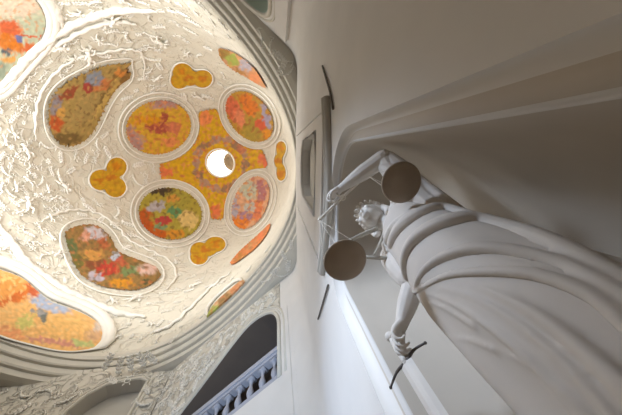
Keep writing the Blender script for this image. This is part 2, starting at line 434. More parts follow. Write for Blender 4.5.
# ------------------------------------------------------------ stucco ornaments
def scroll_bm():
    bm = bmesh.new(); P = []; R = []
    for k in range(26):
        t = k/25; a = t*4.4*PI*.55; r = .62*(1-t)+.06
        P.append(Vector((-.3+r*math.cos(a), r*math.sin(a), .12))); R.append(.09*(1-t*.5))
    tube(bm, P, R, 6)
    P = [Vector((.35,0,.1)),Vector((.55,.35,.14)),Vector((.95,.5,.16)),Vector((1.25,.25,.12)),Vector((1.15,.02,.1))]
    tube(bm, catmull(P,5), .08, 6)
    for k, (x,y,an) in enumerate([(.3,.5,60),(.62,.72,70),(1.0,.78,40),(.8,.1,-40),(-.1,.72,110),(-.8,.5,150),(-1.0,-.1,190),(-.5,-.7,250)]):
        ball(bm, (x,y,.12), (.2,.075,.09), 2, Matrix.Rotation(math.radians(an),3,'Z'))
    return bm
def rosette_bm():
    bm = bmesh.new(); ball(bm, (0,0,.15), (.14,.14,.14))
    for k in range(7):
        a = 2*PI*k/7; ball(bm, (.3*math.cos(a),.3*math.sin(a),.1), (.2,.11,.1), 2, Matrix.Rotation(a,3,'Z'))
    return bm
def garland_bm():
    bm = bmesh.new()
    for k in range(15):
        t = -1+2*k/14; r = .1+.07*(1-t*t)
        ball(bm, (t*1.2,.5*t*t+.05*math.sin(k*2.4),.12+.03*math.cos(k*1.9)), (r,r*.9,r), 2)
    for s in (-1,1):
        limb(bm, [(s*1.2,.5,.1),(s*1.3,.15,.1),(s*1.22,-.3,.08)], [.06,.09,.03], 4)
    return bm
def putto_bm():
    bm = bmesh.new()
    limb(bm, [(0,-.25,.22),(0,.05,.28),(.02,.4,.26)], [.2,.2,.17], 4)
    ball(bm, (.03,.72,.32), (.17,.2,.18)); ball(bm, (.03,.7,.5), (.03,.05,.04)); ball(bm, (.03,.84,.28), (.19,.13,.19))
    limb(bm, [(.16,.42,.26),(.42,.52,.36),(.62,.8,.3)], [.085,.07,.045], 4); ball(bm, (.66,.86,.3), .06)
    limb(bm, [(-.14,.4,.26),(-.4,.22,.38),(-.62,.36,.34)], [.085,.07,.045], 4); ball(bm, (-.68,.4,.34), .06)
    limb(bm, [(.1,-.3,.22),(.3,-.6,.36),(.2,-1.0,.22)], [.13,.1,.055], 4); ball(bm, (.24,-1.08,.24), (.1,.06,.06))
    limb(bm, [(-.1,-.3,.22),(-.22,-.7,.3),(-.46,-.95,.2)], [.13,.1,.055], 4); ball(bm, (-.54,-1.0,.22), (.1,.06,.06))
    for s in (-1,1):
        for k in range(3): ball(bm, (s*(.38+.12*k),.45-.14*k,.1), (.32-.04*k,.07,.05), 2, Matrix.Rotation(s*(.5-.35*k),3,'Z'))
    return bm
def acanthus_bm():
    bm = bmesh.new()
    P = [Vector((0,-1,.06)),Vector((.05,-.4,.14)),Vector((-.05,.3,.16)),Vector((.12,.9,.2)),Vector((.35,1.05,.3))]
    tube(bm, catmull(P,5), [.07]*21, 6)
    for k in range(5):
        for s in (-1,1):
            y = -.8+.4*k; l = .42-.05*abs(k-2)
            ball(bm, (s*l*.6, y+.16, .1), (l*.7,.15,.1), 2, Matrix.Rotation(s*.75,3,'Z'))
    return bm
protos = {}
def orn(kind, p, n, size, ang, label, group):
    if kind not in protos:
        bmf = {'stucco_scroll':scroll_bm,'stucco_rosette':rosette_bm,'stucco_garland':garland_bm,'stucco_cherub':putto_bm,'stucco_leaf':acanthus_bm}[kind]
        o = obj(kind, bmf(), 'white'); protos[kind] = o
    else:
        o = protos[kind].copy(); C.objects.link(o)
    q = n.to_track_quat('Z','Y'); 
    o.matrix_world = Matrix.Translation(p) @ q.to_matrix().to_4x4() @ Matrix.Rotation(ang,4,'Z') @ Matrix.Scale(size,4)
    cat = {'stucco_scroll':'scroll ornament','stucco_rosette':'rosette','stucco_garland':'garland','stucco_cherub':'cherub','stucco_leaf':'leaf ornament'}[kind]
    return tag(o, label, cat, group)
def inside(x, y, poly):
    c = False; j = len(poly)-1
    for i in range(len(poly)):
        xi, yi = poly[i]; xj, yj = poly[j]
        if (yi > y) != (yj > y) and x < (xj-xi)*(y-yi)/(yj-yi)+xi: c = not c
        j = i
    return c
def near(x, y, m_):
    for pl in polys:
        if inside(x, y, pl): return True
        for q in pl[::4]:
            if abs(q[0]-x) < m_ and abs(q[1]-y) < m_: return True
    return False
placed = []
LAB = {'stucco_scroll':'curling white stucco scroll on the pale dome between the frescoes','stucco_rosette':'small white stucco flower on the pale dome between the frescoes',
 'stucco_garland':'white stucco fruit garland on the pale dome between the frescoes','stucco_cherub':'white stucco cherub in relief on the dome between the frescoes','stucco_leaf':'white stucco leaf spray on the pale dome between the frescoes'}
GRP = {'stucco_scroll':'stucco scrolls of the dome','stucco_rosette':'stucco rosettes of the dome','stucco_garland':'stucco garlands of the dome','stucco_cherub':'stucco cherubs of the dome','stucco_leaf':'stucco leaf sprays of the dome'}
tries = 0
kinds = ['stucco_scroll','stucco_scroll','stucco_leaf','stucco_leaf','stucco_garland','stucco_rosette','stucco_cherub']
for (x, y, sz, an, lb) in [(87,56,11,2.6,'large white stucco angel reclining above the ochre curtain fresco'),(58,46,9,.6,'white stucco angel on the ribs left of the angel above the curtain fresco'),
   (26,205,10,1.2,'large white stucco angel at the left edge between the two lower frescoes'),(134,300,10,-.5,'large white stucco angel near the cornice, right of the lower left lunette fresco'),
   (112,302,8,.9,'smaller stucco angel just beside the tip of the lower left lunette fresco'),(24,150,9,2.2,'white stucco angel at the left edge, level with the lantern'),
   (62,186,9,-1.0,'white stucco angel left of the three-lobed fresco farthest from the statue'),(160,40,10,.3,'white stucco angel left of the gold fresco above the lantern'),
   (112,18,10,-.8,'white stucco angel near the top edge beside the long ribs'),(196,286,8,2.0,'white stucco angel above the sliver of lunette fresco')]:
    p = dome_hit(x, y); n = dome_normal(p); placed.append((x,y)); placed.append((x+5,y+5))
    orn('stucco_cherub', p+n*.02, n, sz/242*p.z*.8, an, lb, 'large stucco angels of the dome')
while len(placed) < 285 and tries < 14000:
    tries += 1
    x, y = random.uniform(-5,275), random.uniform(-5,345)
    if math.hypot((x-221),(y-163)) < 66: continue
    kd = kinds[len(placed)%len(kinds)]
    m_ = 7.5 if kd != 'stucco_rosette' else 6
    if near(x, y, m_): continue
    if any(math.hypot(x-a,y-b) < 8 for a,b in placed): continue
    p = dome_hit(x, y)
    if p.z > 42: continue
    n = dome_normal(p); d = p.length
    if -n.dot(p.normalized()) < .09: continue
    placed.append((x,y))
    s = 4.9/242*p.z*random.uniform(.85,1.2)
    orn(kd, p+n*.02, n, s, random.uniform(0,2*PI), LAB[kd], GRP[kd])

# ------------------------------------------------------------ walls
def wall_mesh(O, u, nin, outer, holes, depth=0, back=True, splay=1.0, reveal_bm=None):
    """planar wall with openings; O origin, u along, z up; nin points into the room"""
    bm = bmesh.new()
    def P(s, z, d=0): return Vector((O[0]+u[0]*s-nin[0]*d, O[1]+u[1]*s-nin[1]*d, z))
    loops = [outer]+holes; flat = [q for l in loops for q in l]
    vs = [bm.verts.new(P(*q)) for q in flat]
    for t in tessellate_polygon([[Vector((a,b,0)) for a,b in l] for l in loops]):
        try: bm.faces.new([vs[i] for i in t])
        except ValueError: pass
    return bm, P
def extrude_loop(bm, P, loop, d0, d1, cap, closed=True):
    A = [bm.verts.new(P(s,z,d0)) for s,z in loop]; D = [bm.verts.new(P(s,z,d1)) for s,z in loop]
    n = len(loop)
    for i in range(n if closed else n-1): bm.faces.new((A[i],A[(i+1)%n],D[(i+1)%n],D[i]))
    if cap: bm.faces.new(D)
def loop_tube(P, loop, r, off, closed, flat=1.0, seg=8, out=0):
    bm = bmesh.new()
    tube(bm, [P(s,z,off) for s,z in loop], r, seg, closed=closed, flat=flat)
    return bm
WX = 1.0
NC, NHW, NS = .96, 1.16, 3.35      # niche centre, half width, spring height
FLZ = -.5
def arch(cy, hw, zs, rise, zb, n=28, p=2.3):
    L_ = [(cy-hw, zb)]
    for k in range(n+1):
        a = PI-PI*k/n
        L_.append((cy+hw*math.copysign(abs(math.cos(a))**(2/p), math.cos(a)), zs+rise*abs(math.sin(a))**(2/p)))
    L_.append((cy+hw, zb)); return L_
frame_w = .27
outer_arch = arch(NC+.05, NHW+frame_w, NS, 1.12, FLZ)
inner_arch = arch(NC, NHW, NS, .82, FLZ)
ZTOP = 13.2
# plan corners
d1n, c1 = Vector((.64,.768)), 5.4
d2n, c2 = Vector((.64,-.768)), 4.12
u1 = Vector((-.768,.64)); u2 = Vector((-.768,-.64))
yc1 = (c1-.64*WX)/.768; yc2 = -(c2-.64*WX)/.768
Rf = 1.1
hole_outer = [(a,b) for a,b in outer_arch]
panel = [(-.6,6.4),(1.6,6.4),(1.6,9.6),(1.2,10.1),(.5,10.25),(-.2,10.1),(-.6,9.6)]
bmw, Pw = wall_mesh((WX,0), (0,1), (-1,0), [(yc2+Rf*.6,-1.6),(yc1-Rf*.6,-1.6),(yc1-Rf*.6,ZTOP),(yc2+Rf*.6,ZTOP)], [hole_outer, panel])
# moulded frame from outer arch to inner arch (cavetto)
n = len(outer_arch); rows = []
for t, dd in ((0,0),(.04,.07),(.3,.13),(.6,.14),(.85,.11),(1,.04),(1.03,.10)):
    rows.append([bmw.verts.new(Pw(a[0]+(b[0]-a[0])*t, a[1]+(b[1]-a[1])*t, dd)) for a, b in zip(outer_arch, inner_arch)])
ps = 0
for k in range(1, 13):
    ps = (PI/2)*k/12; row = []
    for a, b in inner_arch:
        zz = b if b <= NS else NS+(b-NS)*math.cos(ps)
        row.append(bmw.verts.new(Pw(NC+(a-NC)*math.cos(ps), zz, .10+1.3*math.sin(ps))))
    rows.append(row)
for A, D in zip(rows, rows[1:]):
    for i in range(n-1): bmw.faces.new((A[i],A[i+1],D[i+1],D[i]))
extrude_loop(bmw, Pw, panel, 0, .35, True)
# niche floor
fl = [bmw.verts.new(Pw(NC+1.45*math.cos(a), FLZ, 1.42*math.sin(a))) for a in [PI*k/16 for k in range(17)]]
bmw.faces.new(fl)
bmesh.ops.recalc_face_normals(bmw, faces=bmw.faces)
ow = tag(obj('wall_right', bmw, 'wall', smooth=False), kind='structure')
ow.data.materials.append(M['niche']); ow.data.materials.append(M['panel'])
for f in ow.data.polygons:
    c = f.center
    if c.x > WX+.11 and c.z < 5: f.material_index = 1; f.use_smooth = True
    elif c.x > WX+.001 and c.z < 5: f.use_smooth = True
    elif c.x > WX+.3: f.material_index = 2
# fillet strips between walls
def fillet(yc, un, sgn, name):
    bm = bmesh.new(); a = Vector((WX, yc-sgn*Rf*.6)); b = Vector((WX, yc))+un*Rf*.6; c = Vector((WX, yc))
    rows = []
    for k in range(13):
        t = k/12; p = a*(1-t)**2+c*2*t*(1-t)+b*t*t
        rows.append((bm.verts.new((p.x,p.y,-1.6)), bm.verts.new((p.x,p.y,ZTOP))))
    for A, D in zip(rows, rows[1:]): bm.faces.new((A[0],D[0],D[1],A[1]))
    tag(obj(name, bm, 'wall'), kind='structure')
fillet(yc1, u1, 1, 'wall_corner_lower'); fillet(yc2, u2, -1, 'wall_corner_upper')

# arched wall below (gallery with balustrade). s measured from the foot of the normal
O1 = (d1n.x*c1, d1n.y*c1)
s0 = (Vector((WX,yc1))-Vector(O1)).dot(u1)+Rf*.6
smax = 12.4
crv = [(4.62,9.2),(4.72,9.75),(4.95,10.2),(5.3,10.5),(5.9,10.72),(6.6,10.66),(7.4,10.2),(8.2,9.6),(9.0,9.0),(9.8,8.45),(10.3,7.9),(10.5,7.3)]
crv2 = [(p.x,p.y) for p in catmull([(a,b,0) for a,b in crv], 5)]
RB = 6.6
openA = [(4.62,RB)]+crv2+[(10.5,RB)]
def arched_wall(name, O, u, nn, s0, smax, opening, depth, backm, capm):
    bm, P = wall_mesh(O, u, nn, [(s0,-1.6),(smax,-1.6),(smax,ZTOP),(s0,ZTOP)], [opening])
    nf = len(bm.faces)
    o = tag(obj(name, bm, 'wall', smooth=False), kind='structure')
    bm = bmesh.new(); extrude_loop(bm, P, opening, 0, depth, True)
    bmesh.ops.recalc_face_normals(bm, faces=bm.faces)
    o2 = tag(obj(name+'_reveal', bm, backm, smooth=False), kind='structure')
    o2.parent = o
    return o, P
nin1 = (-d1n.x, -d1n.y)
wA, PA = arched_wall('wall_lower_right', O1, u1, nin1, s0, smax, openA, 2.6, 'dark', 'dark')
O2 = (d2n.x*c2, d2n.y*c2); s02 = (Vector((WX,yc2))-Vector(O2)).dot(u2)+Rf*.6
crB = [(3.75,10.6),(3.85,11.3),(4.15,11.8),(4.7,12.1),(5.4,12.15),(6.4,11.8),(7.4,11.0),(8.4,10.0)]
openB = [(3.75,6.5)]+[(p.x,p.y) for p in catmull([(a,b,0) for a,b in crB],5)]+[(8.4,6.5)]
nin2 = (-d2n.x, -d2n.y)
wB, PB = arched_wall('wall_upper_right', O2, u2, nin2, s02, 9.8, openB, .7, 'glass', 'glass')
# far lower wall with the window recess
YW = 12.15
winC = [(-10.1,7),(-10.1,10.8),(-9.75,11.5),(-9.2,11.95),(-8.4,12.12),(-7.6,12.15),(-7.25,12.0),(-7.2,7)]
s_c = (Vector((0,YW))-Vector(O1)); xcor = (c1-.768*YW)/.64
bm, PC = wall_mesh((0,YW), (1,0), (0,-1), [(-22,-1.6),(xcor,-1.6),(xcor,ZTOP),(-22,ZTOP)], [winC])
wC = tag(obj('wall_bottom', bm, 'spandrel', smooth=False), kind='structure')
bm = bmesh.new(); extrude_loop(bm, PC, winC, 0, .8, True); bmesh.ops.recalc_face_normals(bm, faces=bm.faces)
o = tag(obj('wall_bottom_recess', bm, 'panel', smooth=False), kind='structure'); o.parent = wC

# trim around openings
def trim(name, P, loop, r, off, out=(0,), m='cornice', closed=False):
    bm = bmesh.new()
    cx = sum(a for a,b in loop)/len(loop); cz = sum(b for a,b in loop)/len(loop)
    for o_, rr_ in out:
        L_ = []
        for i,(a,b) in enumerate(loop):
            p, q = loop[max(i-1,0)], loop[min(i+1,len(loop)-1)]
            nx, nz = (q[1]-p[1]), -(q[0]-p[0]); l = math.hypot(nx,nz) or 1; nx/=l; nz/=l
            if nx*(a-cx)+nz*(b-cz) < 0: nx, nz = -nx, -nz
            L_.append((a+nx*o_, b+nz*o_))
        tube(bm, [P(s,z,off) for s,z in L_], rr_, 8, closed=closed, flat=1)
    return tag(obj(name, bm, m), kind='structure')
trim('trim_2', PA, openA, .1, 0, ((.1,.09),(.38,.06),(.26,.03)))
trim('trim_3', PB, openB, .1, 0, ((.1,.09),(.34,.05)))
trim('trim_4', PC, winC, .1, 0, ((.1,.08),(.3,.05)))
# spandrel relief sheets above the arches (raised stucco fields)
def field(name, P, pts, th, m='spandrel'):
    bm = bmesh.new()
    A = [bm.verts.new(P(s,z,-th)) for s,z in pts]
    fs = tessellate_polygon([[Vector((a,b,0)) for a,b in pts]])
    for t in fs: bm.faces.new([A[i] for i in t])
    extrude_loop(bm, P, pts, -th, 0.01, False)
    bmesh.ops.recalc_face_normals(bm, faces=bm.faces)
    return tag(obj(name, bm, m, smooth=False), kind='structure')
up_ = [(a,b) for a,b in crv2]
offA = []
for i,(a,b) in enumerate(up_):
    p, q = up_[max(i-1,0)], up_[min(i+1,len(up_)-1)]
    nx, nz = -(q[1]-p[1]), (q[0]-p[0]); l = math.hypot(nx,nz); offA.append((a+nx/l*.46, b+nz/l*.46))
offA = [q for q in offA if q[1] > 8.0 and q[0] > 4.4]
field('trim_5', PA, offA+[(11.2,7.0),(12.3,7.0),(12.3,12.45),(offA[0][0],12.45)], .04)
bm = bmesh.new()
# pilaster strip beside the arches and the raised surround over the niche
def prism(bm, P, pts, th):
    A = [bm.verts.new(P(s,z,-th)) for s,z in pts]; D = [bm.verts.new(P(s,z,.02)) for s,z in pts]
    bm.faces.new(A); n = len(pts)
    for i in range(n): bm.faces.new((A[i],D[i],D[(i+1)%n],A[(i+1)%n]))
prism(bm, PA, [(4.02,-1.6),(4.42,-1.6),(4.42,9.9),(4.02,9.9)], .03)
bmesh.ops.bevel(bm, geom=bm.edges[:], offset=.015, segments=2, affect='EDGES')
bmesh.ops.recalc_face_normals(bm, faces=bm.faces)
tag(obj('trim_6', bm, 'wall', smooth=False), kind='structure')
bm = bmesh.new()
for (a,b,c_,d_) in ((-1.12,5.2,-.92,12.3),(2.5,5.2,2.7,12.3),(-.92,5.2,2.5,5.4)):
    prism(bm, Pw, [(a,b),(c_,b),(c_,d_),(a,d_)], .05)
bmesh.ops.recalc_face_normals(bm, faces=bm.faces)
tag(obj('trim_7', bm, 'wall', smooth=False), kind='structure')
bm = bmesh.new()
tube(bm, [Pw(s,z,0) for s,z in panel], .05, 8, closed=True)
tag(obj('trim_8', bm, 'wall'), kind='structure')
# pilaster on the upper right wall
bm = bmesh.new()
prism(bm, PB, [(2.75,-1.6),(3.3,-1.6),(3.3,11.9),(2.75,11.9)], .16)
prism(bm, PB, [(2.2,-1.6),(2.35,-1.6),(2.35,11.0),(2.2,11.0)], .05)
bmesh.ops.recalc_face_normals(bm, faces=bm.faces)
tag(obj('trim_9', bm, 'wall', smooth=False), kind='structure')

# relief on spandrels and under the cornice
def wall_orn(P, nin, spots, lab, grp):
    nv = Vector((nin[0], nin[1], 0))
    for (s, z, sz, ang, kd) in spots:
        orn(kd, P(s, z, -.02), nv, sz, ang, lab[kd] , GRP[kd].replace('of the dome', grp))
LW = {k: v.replace('on the pale dome between the frescoes','beside the arch with the balustrade').replace('on the dome between the frescoes','beside the arch with the balustrade') for k,v in LAB.items()}
sp = []
random.seed(3)
for k in range(15):
    s = 5.0+k*.5
    zt = float(np.interp(s, [a for a,b in offA], [b for a,b in offA])) if s < 10 else 8.0
    for z in np.arange(zt+.3, 12.2, .62):
        sp.append((s+random.uniform(-.12,.12), z+random.uniform(-.1,.1), random.uniform(.26,.36), random.uniform(0,6.28), random.choice(['stucco_scroll','stucco_leaf','stucco_rosette','stucco_leaf'])))
wall_orn(PA, nin1, sp, LW, 'beside the balustrade arch')
LC_ = {k: v.replace('beside the arch with the balustrade','around the shallow window recess at the bottom edge') for k,v in LW.items()}
sp = []
for s, z in [(-6.9,11.4),(-6.8,10.6),(-6.6,9.8),(-6.6,12.0),(-10.5,11.3),(-10.6,12.0),(-11.3,11.4),(-11.9,12.0),(-12.3,11.1),(-12.9,11.8),(-11.4,10.5),(-13.6,11.2),(-12.6,10.2),(-14.3,11.9),(-9.0,12.2),(-8.1,12.2)]:
    sp.append((s, z, random.uniform(.3,.4), random.uniform(0,6.28), random.choice(['stucco_scroll','stucco_leaf','stucco_garland'])))
wall_orn(PC, (0,-1), sp, LC_, 'around the window recess')
# ornaments clinging under the cornice near the statue wall
LE = {k: v.replace('beside the arch with the balustrade','hanging below the cornice over the statue wall') for k,v in LW.items()}
for (px,py) in [(283,66),(288,74),(291,84),(293,94),(278,55),(270,46),(262,38),(284,60),(252,28),(244,18),(236,10),(226,2),(291,245),(284,256),(294,255),(276,270),(288,266),(268,280),(281,276)]:
    p = at_z(px, py, 12.54); kd = random.choice(['stucco_scroll','stucco_leaf','stucco_garland'])
    if p.x > .7 or p.y < -5.2: continue
    orn(kd, p, Vector((0,0,-1)), random.uniform(.26,.34), random.uniform(0,6.28), LE[kd], GRP[kd].replace('of the dome','below the cornice'))
# bracket cluster at the cornice break
for k,(px,py) in enumerate([(108,362),(120,366),(131,364),(142,360),(152,358)]):
    p = at_z(px, py, 12.75)
    o = orn('stucco_leaf', p, Vector((.1,-.5,-1)).normalized(), .44, .3*k-.2, 'stucco bracket leaf under the cornice over the shallow window recess', 'bracket leaves under the cornice')

# balustrade in the arch: capping rail, base and balusters
bal = empty('balustrade', PA(7.5, RB, -.1), 'pale stone balustrade closing the dark arch at the lower edge', 'balustrade')
def bar(P, s0_, s1_, z0, z1, d0, d1):
    bm = bmesh.new(); vs = [bm.verts.new(P(s,z,d)) for s in (s0_,s1_) for z in (z0,z1) for d in (d0,d1)]
    for f in ((0,1,3,2),(4,6,7,5),(0,4,5,1),(2,3,7,6),(0,2,6,4),(1,5,7,3)): bm.faces.new([vs[i] for i in f])
    bmesh.ops.recalc_face_normals(bm, faces=bm.faces); return bm
bm = bar(PA, 4.63, 10.45, 7.86, 8.04, .02, .45); b2 = bar(PA, 4.63, 10.45, 7.74, 7.86, .07, .40)
me_ = bpy.data.meshes.new('t'); b2.to_mesh(me_); bm.from_mesh(me_); b2.free()
obj('handrail', bm, 'stone', bal, smooth=False)
bm = bar(PA, 4.63, 10.45, 6.6, 6.78, .02, .48); obj('base_rail', bm, 'stone', bal, smooth=False)
bp = [(.1,0),(.1,.1),(.06,.12),(.05,.16),(.09,.26),(.115,.36),(.1,.46),(.055,.62),(.045,.72),(.07,.76),(.07,.8),(.1,.84),(.1,.96)]
for k in range(10):
    s = 4.95+k*.56
    bm = bmesh.new(); p = PA(s, 6.78, .235)
    R_ = Matrix.Rotation(math.atan2(u1.y,u1.x),4,'Z')
    lathe(bm, [(r*1.15,z) for r,z in bp], 16, Matrix.Translation(p))
    for z_, h_ in ((.05,.1),(.9,.12)):
        bmesh.ops.create_cube(bm, size=1, matrix=Matrix.Translation(p+Vector((0,0,z_))) @ R_ @ Matrix.Diagonal((.27,.27,h_,1)))
    obj('baluster', bm, 'stone', bal)

# hood moulding over the niche and the thin dark strips beside it
bm = bmesh.new()
HP = [Vector((.955, -1.08, 4.84)), Vector((.965, -.6, 4.7)), Vector((.98, .3, 4.5)), Vector((.98, 1.2, 4.46)), Vector((.965, 2.05, 4.68)), Vector((.955, 2.55, 4.86))]
hp = catmull(HP, 6)
tube(bm, hp, .075, 10, flat=1.1, up=(1,0,0))
tube(bm, [p+Vector((-.05,0,.10)) for p in hp], .05, 8)
tag(recentre(obj('hood_moulding', bm, 'panel')), 'long grey hood moulding on the wall just above the statue niche', 'moulding')
for pts, lab in (([(322.5,66),(326,78),(330,92),(333,109)], 'thin dark strip on the wall beyond the upper end of the hood moulding'),
                 ([(328,285),(325.5,294),(322,306),(318,319)], 'thin dark strip on the wall beyond the lower end of the hood moulding')):
    bm = bmesh.new(); q = catmull([at_X(x,y,.97) for x,y in pts], 4)
    tube(bm, q, .022, 8)
    tag(recentre(obj('wall_strip', bm, 'strip_grey')), lab, 'strip')

# floor far below the camera
bm = bmesh.new(); box(bm, (-8,0,-1.7), (60,60,.2))
tag(obj('floor', bm, 'floor', smooth=False), kind='structure')

# ------------------------------------------------------------ statue of Justice
st = empty('statue', (1.5,.95,FLZ), 'tall pale draped statue of Justice standing in the wall niche with scales and sword', 'statue')
bm = bmesh.new()
box(bm, (1.52,.97,FLZ+.12), (1.25,1.5,.24)); bmesh.ops.bevel(bm, geom=bm.edges[:], offset=.03, segments=2, affect='EDGES')
obj('plinth', bm, 'niche', st)

SH_R = Vector((1.45,.50,2.58)); EL_R = at_z(384,158,3.0); HA_R = at_z(334,193,3.36)
SH_L = Vector((1.36,1.14,2.5)); EL_L = at_z(413,284,1.98); WR_L = at_z(401,326,1.74)
HEAD = at_z(373,217,3.0)
bm = bmesh.new()
limb(bm, [(1.45,.95,1.2),(1.45,.92,1.6),(1.42,.86,2.0),(1.42,.83,2.35),(1.4,.82,2.52)], [.3,.24,.27,.27,.2])
limb(bm, [SH_R+Vector((0,.1,0)), SH_L+Vector((0,-.1,0))], [.17,.17])
limb(bm, [(1.4,.82,2.5),(1.36,.81,2.68),HEAD+Vector((.06,.02,-.1))], [.15,.1,.1])
# raised right arm
limb(bm, [SH_R, SH_R.lerp(EL_R,.5)+Vector((.02,0,-.02)), EL_R], [.155,.135,.095])
limb(bm, [EL_R, EL_R.lerp(HA_R,.35), HA_R.lerp(EL_R,.12)], [.115,.112,.056])
# lowered left arm
limb(bm, [SH_L, SH_L.lerp(EL_L,.5), EL_L], [.15,.13,.1])
limb(bm, [EL_L, EL_L.lerp(WR_L,.4), WR_L], [.1,.095,.056])
# head
HS = 1.18
def head(bm, c, yaw, pitch):
    R_ = Matrix.Rotation(yaw,3,'Z') @ Matrix.Rotation(pitch,3,'Y')   # local -x is the face direction
    def q(x,y,z): return c+R_@Vector((x,y,z))*HS
    def bl(x,y,z,r,sub=2): ball(bm, q(x,y,z), tuple(k*HS for k in r), sub, R_)
    bl(0,0,.03,(.165,.14,.18),3); bl(-.045,0,-.07,(.115,.105,.13),3)
    bl(-.12,0,-.165,(.04,.045,.035))                 # chin
    limb(bm, [q(-.155,0,.05),q(-.178,0,0),q(-.205,0,-.035)], [.016,.02,.026], 3)  # nose
    for s in (-1,1):
        bl(-.185,s*.022,-.04,(.016,.014,.012)); bl(-.15,s*.055,.052,(.02,.045,.014))  # nostril, brow
        bl(-.142,s*.055,.022,(.02,.026,.016)); bl(-.11,s*.078,-.05,(.045,.035,.05))   # eye, cheek
        bl(.015,s*.14,-.01,(.03,.016,.045))           # ear
    bl(-.162,0,-.082,(.016,.04,.012)); bl(-.155,0,-.108,(.018,.034,.013))             # lips
    return q
qh = head(bm, HEAD, math.radians(22), math.radians(12))
# hands: palm and five fingers
def hand(bm, wrist, dirv, normal, side, curl, sc):
    """dirv wrist->knuckles, normal out of the palm (towards what is held)"""
    d = dirv.normalized(); n_ = (normal-d*normal.dot(d)).normalized(); s = d.cross(n_)*side
    def q(a,b,c): return wrist+(d*a+s*b+n_*c)*sc
    for k in range(4):
        b = -.039+.026*k
        limb(bm, [q(-.005,b*.55,0), q(.05,b*.9,-.004), q(.095,b,0)], [.024*sc,.020*sc,.0115*sc], 3)
        L_ = (.040,.046,.044,.034)[k]; a0 = .12+curl*(.35+.05*k); x, z = .095, 0.0
        pts = [q(x,b,z)]; an = 0
        for j in range(3):
            an += a0*(1.1 if j else 1); x += L_*math.cos(an)*(1-.15*j); z += L_*math.sin(an)*(1-.15*j); pts.append(q(x,b*1.06,z))
        limb(bm, pts, [.0102*sc,.0095*sc,.0088*sc,.0072*sc], 3)
    limb(bm, [q(.012,-.03,.008), q(.045,-.058,.022), q(.075,-.06,.045), q(.09,-.045,.062)], [.02*sc,.0155*sc,.013*sc,.0095*sc], 3)
GU = at_z(406,361,1.5)                                # sword guard centre
grip_top = GU+Vector((-.02,-.02,.34))
hand(bm, WR_L, at_z(389,346,1.60)-WR_L, at_z(410,352,1.5)-at_z(389,346,1.60), 1, 1.7, 1.6)
hand(bm, HA_R.lerp(EL_R,.1), (HA_R-EL_R)+Vector((-.02,.1,-.12)), Vector((.35,.35,-.75)), -1, 2.2, 1.6)
body = obj('body', bm, 'marble', st); fuse(body, .0078, 1)

# hair: wavy locks with curls and a wreath
bm = bmesh.new(); random.seed(5)
ball(bm, qh(.035,0,.065), (.165*HS,.158*HS,.16*HS), 3)
for k in range(280):
    a = random.uniform(0,2*PI); e = random.uniform(-.35,1.5)
    x, y, z = math.cos(a)*math.cos(e), math.sin(a)*math.cos(e), math.sin(e)
    if x < -.55 and z < .55: continue
    ball(bm, qh(.03+x*.175, y*.165, .055+z*.17), random.uniform(.018,.034), 2)
for k in range(17):
    a = 2*PI*k/17; p = qh(-.02+.165*math.cos(a), .15*math.sin(a), .15+.02*math.cos(a))
    ball(bm, p, (.024,.024,.036), 2, Matrix.Rotation(a,3,'Z') @ Matrix.Rotation(.5,3,'Y'))
for s in (-1,1):
    limb(bm, [qh(.05,s*.14,-.02), qh(.08,s*.15,-.12), qh(.06,s*.12,-.22), qh(.03,s*.14,-.3)], [.05,.045,.04,.025], 4)
ho = obj('hair', bm, 'hair', st); fuse(ho, .0085, 1)

# robe: lofted body with real folds laid on it
secs = [(FLZ+.24,1.5,.94,.46,.54),(.3,1.48,.93,.44,.50),(1.0,1.45,.91,.41,.48),(1.5,1.43,.90,.37,.46),(1.9,1.43,.86,.33,.42),(2.25,1.43,.82,.28,.36),(2.5,1.42,.81,.24,.34),(2.66,1.40,.81,.15,.2)]
def sec(z):
    for a, b in zip(secs, secs[1:]):
        if z <= b[0]:
            t = max(0,(z-a[0])/(b[0]-a[0])); return [a[i]*(1-t)+b[i]*t for i in range(1,5)]
    return list(secs[-1][1:])
bm = bmesh.new(); rows = []
NZ2 = 90
for j in range(NZ2+1):
    z = secs[0][0]+(secs[-1][0]-secs[0][0])*j/NZ2; cx, cy, rx, ry = sec(z); row = []
    for i in range(72):
        a = 2*PI*i/72
        fold = .012*math.sin(a*9+z*1.7+1.2*math.sin(z*1.3))*max(0, min(1, (1.9-z)/1.2))
        row.append(bm.verts.new((cx+(rx+fold)*math.cos(a), cy+(ry+fold)*math.sin(a), z)))
    rows.append(row)
for A, D in zip(rows, rows[1:]):
    for i in range(72): bm.faces.new((A[i],A[(i+1)%72],D[(i+1)%72],D[i]))
bm.faces.new(rows[0][::-1]); bm.faces.new(rows[-1])
bv = BVHTree.FromBMesh(bm)
def on_robe(px, py, off=0):
    d = ray(px, py).normalized(); h = bv.ray_cast(Vector((0,0,0)), d)
    if h[0] is None:
        n_ = bv.find_nearest(d*(1.5/max(d.x,.2))); return n_[0]+n_[1]*off
    nn = h[1] if h[1].dot(d) < 0 else -h[1]
    return h[0]+nn*off
def fold(bm, pxs, r0, r1, r2, off=0.0, flat=1.0):
    q = catmull([(x,y,0) for x,y in pxs], 6); P = [on_robe(p.x,p.y,off) for p in q]
    for _ in range(3): P = [P[0]]+[(P[i-1]+2*P[i]+P[i+1])/4 for i in range(1,len(P)-1)]+[P[-1]]
    m_ = len(P); R = []
    for i in range(m_):
        t = i/(m_-1); R.append(r0*(1-2*t)+r1*2*t if t < .5 else r1*(2-2*t)+r2*(2*t-1))
    tube(bm, P, R, 10, flat=flat); ball(bm, P[0], R[0]); ball(bm, P[-1], R[-1])
